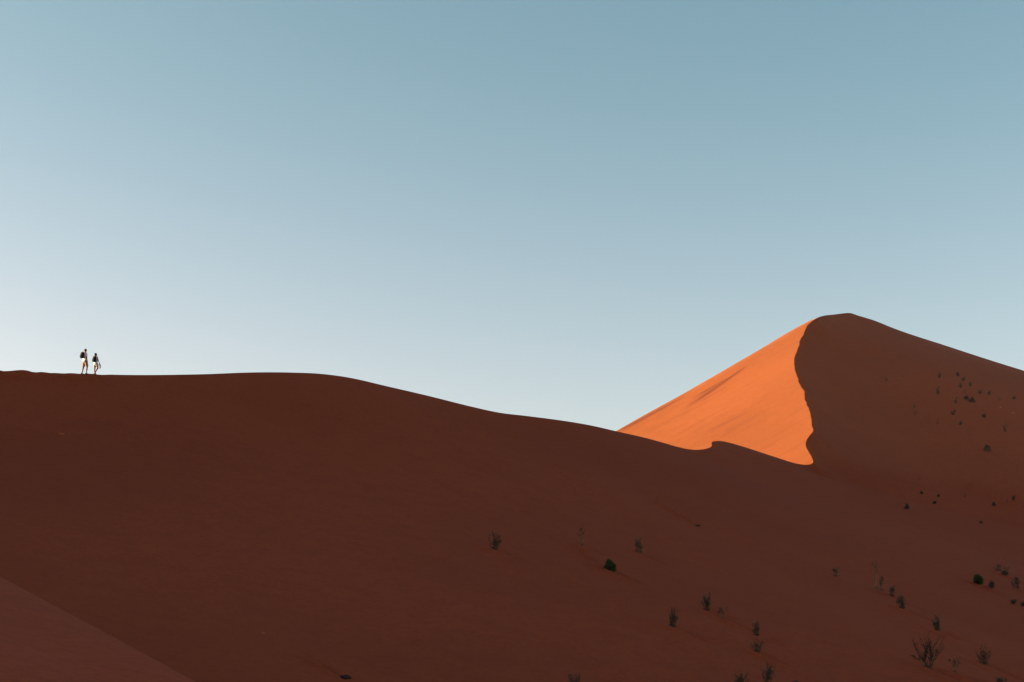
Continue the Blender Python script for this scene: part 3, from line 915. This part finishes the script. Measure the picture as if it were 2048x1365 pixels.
def backpack(name, centre, yaw, w, h, d, label, patch_off, straps):
    """stands upright against the back; +Y of its own frame is the wearer's front"""
    root = bpy.data.objects.new(name, None); root.empty_display_size = .2
    COL.objects.link(root)
    root.location = centre; root.rotation_euler = (0, 0, yaw); root.scale = (1.06,) * 3
    bm = bmesh.new()
    loft(bm, [((0, 0, -h*.5), w*.36, d*.30), ((0, 0, -h*.47), w*.46, d*.42), ((0, -.005, -h*.3), w*.5, d*.5), ((0, -.005, 0), w*.5, d*.5),
              ((0, 0, h*.25), w*.48, d*.46), ((0, .005, h*.4), w*.40, d*.38), ((0, .01, h*.48), w*.26, d*.25), ((0, .01, h*.5), w*.14, d*.14)], 0)
    b = fuse('bag', bm, M_PACK, root, .012, 3)
    bm = bmesh.new()
    loft(bm, [((0, -d*.5, -h*.40), w*.26, d*.10), ((0, -d*.52, -h*.36), w*.34, d*.16), ((0, -d*.52, -h*.05), w*.34, d*.16), ((0, -d*.50, 0), w*.26, d*.08)], 0)
    fuse('front_pocket', bm, M_PACK, root, .008, 3)
    bm = bmesh.new()
    loft(bm, [((patch_off, -d*.49, h*.14), .045, .02), ((patch_off, -d*.50, h*.16), .06, .024), ((patch_off, -d*.49, h*.28), .055, .024), ((patch_off, -d*.46, h*.30), .04, .02)], 0)
    fuse('patch', bm, M_PATCH, root, .006, 2)
    for sx in (-1, 1):
        bm = bmesh.new()
        pts_ = [(sx*.075, d*.40, h*.36), (sx*.09, d*.5+.08, h*.45), (sx*.10, d*.5+.20, h*.30), (sx*.11, d*.5+.225, h*.05), (sx*.13, d*.5+.15, -h*.25), (sx*.12, d*.40, -h*.40)]
        pts_ = [(x * straps[0], y * straps[1], z) for x, y, z in pts_]
        for a, b_ in zip(pts_[:-1], pts_[1:]): capsule(bm, a, b_, .017, .017, 8)
        fuse('shoulder_strap', bm, M_PACK, root, .008, 2)
    bm = bmesh.new()
    hp = [(-.03, .01 + d*.2, h*.44), (-.02, d*.2, h*.54), (.02, d*.2, h*.54), (.03, .01 + d*.2, h*.44)]
    for a, b_ in zip(hp[:-1], hp[1:]): capsule(bm, a, b_, .008, .008, 8)
    fuse('carry_handle', bm, M_PACK, root, .005, 1)
    tag(root, label, 'backpack')
    return root

def place(o, foot_pt, yaw=0.0):
    o.location = foot_pt

# where they stand: on the crest
def crest_at(px_):
    xr = (NEAR[:, 0] / NEAR[:, 1])
    rx, _ = rays(px_, 747)
    m = NEAR[:, 1] > 60
    k = np.where(m)[0][np.argmin(np.abs(xr[m] - rx))]
    o = k + 1 if (xr[k] - rx) * (xr[k + 1] - rx) <= 0 else k - 1
    t = (rx - xr[k]) / (xr[o] - xr[k])
    return Vector(NEAR[k] + (NEAR[o] - NEAR[k]) * t)
# --- the man
hx, hy = .75, .66
YAW = math.atan2(-hx, hy)        # rotation that turns +Y to the walking direction
root_p = crest_at(169.8) + Vector((0, 0, -.03))
def off_(v): return Vector(v)
bm = bmesh.new()
neckb = (.0, .0, 1.45)
HY = .75
LEAN = -.10
P = head(bm, (.03, .02, 1.635), HY, 1.0, -.12)
capsule(bm, (.0, .0, 1.44), (.025, .012, 1.56), .062, .056)
sr, sl = (.125, -.15, 1.425), (-.125, .15, 1.425)
capsule(bm, sr, (.02, -.02, 1.47), .055, .065); capsule(bm, sl, (-.02, .02, 1.47), .055, .065)
loft(bm, [((0, 0, .86), .155, .11), ((0, 0, .95), .165, .115), ((0, 0, 1.08), .15, .10), ((0, 0, 1.25), .175, .115), ((0, 0, 1.38), .185, .115), ((0, 0, 1.46), .12, .09)], YAW)
kl, kr = (-.135, .06, .50), (.145, -.03, .51)
al, ar = (-.195, -.02, .095), (.105, -.06, .085)
hl, hr = (-.075, .07, .86), (.075, -.065, .86)
capsule(bm, hl, kl, .088, .058); capsule(bm, hr, kr, .088, .058)
capsule(bm, kl, al, .055, .036); capsule(bm, kr, ar, .055, .036)
for k_, a_ in ((kl, al), (kr, ar)):
    k_ = Vector(k_); a_ = Vector(a_)
    c_ = k_.lerp(a_, .3) - Vector((hx, hy, 0)) * .018
    capsule(bm, k_.lerp(a_, .15) - Vector((hx, hy, 0)) * .01, c_.lerp(a_, .25), .052, .040)
foot(bm, al, (hx, hy), .12, .26); foot(bm, ar, (hx, hy - .1), 0.02, .26)
er, wr = (.158, -.165, 1.16), (.168, -.10, .93)
el_, wl_ = (-.16, .20, 1.16), (-.10, .30, .96)
for s_, e_, w_ in ((sr, er, wr), (sl, el_, wl_)):
    capsule(bm, s_, e_, .050, .040); capsule(bm, e_, w_, .040, .026)
hand(bm, wr, (.02, .05, -1), (hx, hy, 0), 1); hand(bm, wl_, (.15, .25, -1), (hx, hy, 0), -1)
man = fuse('person', bm, M_SKIN, None, .0065, 2)
man.location = root_p
man.scale = (1.07,) * 3
tag(man, 'taller walker on the crest in black cap, pale T-shirt and khaki shorts', 'person', 'two people walking along the dune crest')
bm = bmesh.new()
loft(bm, [((0, 0, .93), .185, .135), ((0, 0, 1.0), .18, .13), ((0, 0, 1.12), .172, .122), ((0, 0, 1.26), .19, .13), ((0, 0, 1.38), .198, .128), ((0, 0, 1.45), .15, .105), ((.0, .0, 1.485), .085, .075)], YAW)
capsule(bm, sr, Vector(sr).lerp(Vector(er), .72), .066, .066); capsule(bm, sl, Vector(sl).lerp(Vector(el_), .72), .066, .066)
capsule(bm, sr, (.02, -.02, 1.45), .066, .06); capsule(bm, sl, (-.02, .02, 1.45), .066, .06)
fuse('t_shirt', bm, M_SHIRT, man, .010, 3)
bm = bmesh.new()
loft(bm, [((0, 0, .80), .17, .125), ((0, 0, .88), .182, .132), ((0, 0, .98), .172, .122)], YAW)
for h_, k_ in ((hl, kl), (hr, kr)):
    h_ = Vector(h_); k_ = Vector(k_)
    loft(bm, [(k_.lerp(h_, .12), .092, .092), (k_.lerp(h_, .5), .098, .1), (k_.lerp(h_, 1.0), .105, .11)], YAW)
fuse('shorts', bm, M_KHAKI, man, .010, 3)
bm = bmesh.new()
hy_ = HY
c0 = Vector((.035, .02, 1.635)) + Vector((0, 0, .045))
ellipsoid(bm, c0 + Vector((0, 0, .012)), (.086, .104, .082), hy_)
fuse('cap', bm, M_CAP, man, .008, 2)
capo = [c for c in man.children if c.name.startswith('cap')][0]
bm = bmesh.new()
fwd = Matrix.Rotation(hy_, 3, 'Z') @ Vector((0, 1, 0)); rt = Matrix.Rotation(hy_, 3, 'Z') @ Vector((1, 0, 0))
for k in (-1.5, -.75, 0, .75, 1.5):
    capsule(bm, c0 + fwd * .07 + rt * .035 * k - Vector((0, 0, .01)), c0 + fwd * (.20 - .014 * abs(k) ** 2) + rt * .032 * k - Vector((0, 0, .045)), .010, .008, 8)
fuse('brim', bm, M_CAP, capo, .006, 2)
bm = bmesh.new()
capsule(bm, P(-.05, -.075, .01), P(.05, -.075, .01), .024, .024, 8); capsule(bm, P(-.07, -.03, .0), P(-.05, -.07, -.02), .014, .02, 8); capsule(bm, P(.07, -.03, .0), P(.05, -.07, -.02), .014, .02, 8)
fuse('hair', bm, M_HAIR, man, .006, 2)
for q in (-1, 1):
    bm = bmesh.new(); ellipsoid(bm, P(q * .03, .083, .004), (.012, .008, .009), hy_)
    fuse('eye', bm, M_EYE, man, .003, 0)
bk = Vector((hx, hy, 0))
LEAN = 0.0
backpack('backpack', root_p + (Vector((0, 0, 1.30)) - bk * .235 - Vector((.04, 0, 0))) * 1.07, YAW + .15, .34, .44, .20,
         'black backpack with a tan patch, worn by the taller walker in the cap', -.07, (1, 1))
# --- the woman
hx2, hy2 = .62, .78
YW = math.atan2(-hx2, hy2)
LEAN = -.07
root_w = crest_at(190.8) + Vector((0, 0, -.03))
bm = bmesh.new()
P = head(bm, (.0, .02, 1.385), YW, .92, -.1)
capsule(bm, (0, 0, 1.22), (.0, .01, 1.32), .048, .044)
sr, sl = (.115, -.10, 1.215), (-.115, .10, 1.215)
capsule(bm, sr, (.02, -.02, 1.25), .043, .05); capsule(bm, sl, (-.02, .02, 1.25), .043, .05)
loft(bm, [((0, 0, .73), .145, .105), ((0, 0, .80), .152, .108), ((0, 0, .93), .118, .085), ((0, 0, 1.06), .14, .10), ((0, 0, 1.17), .15, .098), ((0, 0, 1.25), .09, .07)], YW)
hl, hr = (-.07, .05, .74), (.08, -.05, .74)
kl, kr = (-.07, .04, .42), (.155, -.02, .46)
al, ar = (-.055, .01, .085), (.035, -.12, .16)
capsule(bm, hl, kl, .085, .052); capsule(bm, hr, kr, .085, .052)
capsule(bm, kl, al, .050, .032); capsule(bm, kr, ar, .050, .031)
for k_, a_ in ((kl, al), (kr, ar)):
    k_ = Vector(k_); a_ = Vector(a_)
    capsule(bm, k_.lerp(a_, .12) - Vector((hx2, hy2, 0)) * .01, k_.lerp(a_, .45) - Vector((hx2, hy2, 0)) * .014, .046, .038)
foot(bm, al, (hx2, hy2), .03, .23); foot(bm, ar, (hx2, hy2), .95, .22)
er, wr = (.20, -.13, 1.0), (.275, -.10, .785)
el_, wl_ = (-.15, .16, .99), (-.10, .27, .82)
for s_, e_, w_ in ((sr, er, wr), (sl, el_, wl_)):
    capsule(bm, s_, e_, .040, .033); capsule(bm, e_, w_, .033, .022)
hand(bm, wr, (.12, .05, -1), (hx2, hy2, 0), 1); hand(bm, wl_, (.1, .25, -1), (hx2, hy2, 0), -1)
woman = fuse('person', bm, M_SKIN, None, .0062, 2)
woman.location = root_w
woman.scale = (1.07,) * 3
tag(woman, 'shorter barefoot walker with dark hair, grey top and white shorts, one knee bent', 'person', 'two people walking along the dune crest')
bm = bmesh.new()
loft(bm, [((0, 0, .78), .172, .125), ((0, 0, .90), .15, .108), ((0, 0, 1.03), .152, .11), ((0, 0, 1.16), .165, .11), ((0, 0, 1.235), .12, .088), ((0, 0, 1.265), .07, .06)], YW)
capsule(bm, sr, Vector(sr).lerp(Vector(er), .5), .054, .052); capsule(bm, sl, Vector(sl).lerp(Vector(el_), .5), .054, .052)
capsule(bm, sr, (.02, -.02, 1.23), .052, .05); capsule(bm, sl, (-.02, .02, 1.23), .052, .05)
fuse('t_shirt', bm, M_SHIRT2, woman, .009, 3)
bm = bmesh.new()
loft(bm, [((0, 0, .66), .185, .135), ((0, 0, .72), .180, .132), ((0, 0, .80), .168, .122), ((0, 0, .88), .138, .10)], YW)
for h_, k_ in ((hl, kl), (hr, kr)):
    h_ = Vector(h_); k_ = Vector(k_)
    loft(bm, [(k_.lerp(h_, .50), .100, .1), (k_.lerp(h_, 1.0), .10, .11)], YW)
fuse('shorts', bm, M_WHITE, woman, .009, 3)
bm = bmesh.new()
ellipsoid(bm, P(0, -.02, .035), (.080, .094, .088), YW)
ellipsoid(bm, P(0, -.05, -.03), (.066, .055, .075), YW)
ellipsoid(bm, P(0, -.10, .02), (.032, .034, .034), YW)
fuse('hair', bm, M_HAIR, woman, .007, 2)
for q in (-1, 1):
    bm = bmesh.new(); ellipsoid(bm, P(q * .03, .083, .004), (.011, .007, .008), YW)
    fuse('eye', bm, M_EYE, woman, .003, 0)
bk2 = Vector((hx2, hy2, 0))
LEAN = 0.0
backpack('backpack', root_w + (Vector((0, 0, 1.065)) - bk2 * .20 + Vector((.03, 0, 0))) * 1.06, YW + .1, .31, .42, .17,
         'black backpack with a small tan patch, worn by the shorter dark-haired walker', -.05, (.85, .85))
# the pair of shoes in her right hand
sh = bpy.data.objects.new('pair_of_shoes', None); sh.empty_display_size = .1
COL.objects.link(sh)
hp = Vector(wr) + Vector((.012, .005, -.12))
sh.location = root_w + hp * 1.06
sh.scale = (1.06,) * 3
tag(sh, 'pair of grey shoes dangling from the right hand of the shorter walker', 'shoes')
for dx, ln, dy in ((.0, .27, 0), (.055, .24, -.05)):
    bm = bmesh.new()
    a = Vector((dx * .4, dy, .02)); dr = Vector((.10 + dx * 2.0, dy, -1)).normalized()
    capsule(bm, a, a + dr * ln * .35, .03, .036, 10); capsule(bm, a + dr * ln * .3, a + dr * ln, .036, .034, 10)
    capsule(bm, a + Vector((.03, 0, -.02)), a + dr * .07 + Vector((.035, 0, 0)), .02, .028, 8)
    fuse('shoe', bm, M_SHOE, sh, .006, 2)
print('pts', len(V3), 'tris', len(tris))

# ------------------------------------------------------------------ thin dusty air
bm = bmesh.new()
bmesh.ops.create_cube(bm, size=1.0)
for v in bm.verts:
    v.co = Vector((v.co.x * 5400, v.co.y * 5400, -38.0 if v.co.z < 0 else 92.0))
me = bpy.data.meshes.new('haze'); bm.to_mesh(me); bm.free()
hm = bpy.data.materials.new('air'); hm.use_nodes = True
hn, hl_ = hm.node_tree.nodes, hm.node_tree.links
hn.remove(hn['Principled BSDF'])
pv = hn.new('ShaderNodeVolumePrincipled')
pv.inputs['Color'].default_value = (0.95, 0.62, 0.66, 1)
pv.inputs['Density'].default_value = 0.00005
pv.inputs['Anisotropy'].default_value = 0.2
hl_.new(pv.outputs[0], hn['Material Output'].inputs['Volume'])
tag(link_mesh('haze', me, hm), 'thin dusty air filling the valley between the dunes', 'haze', kind='stuff')
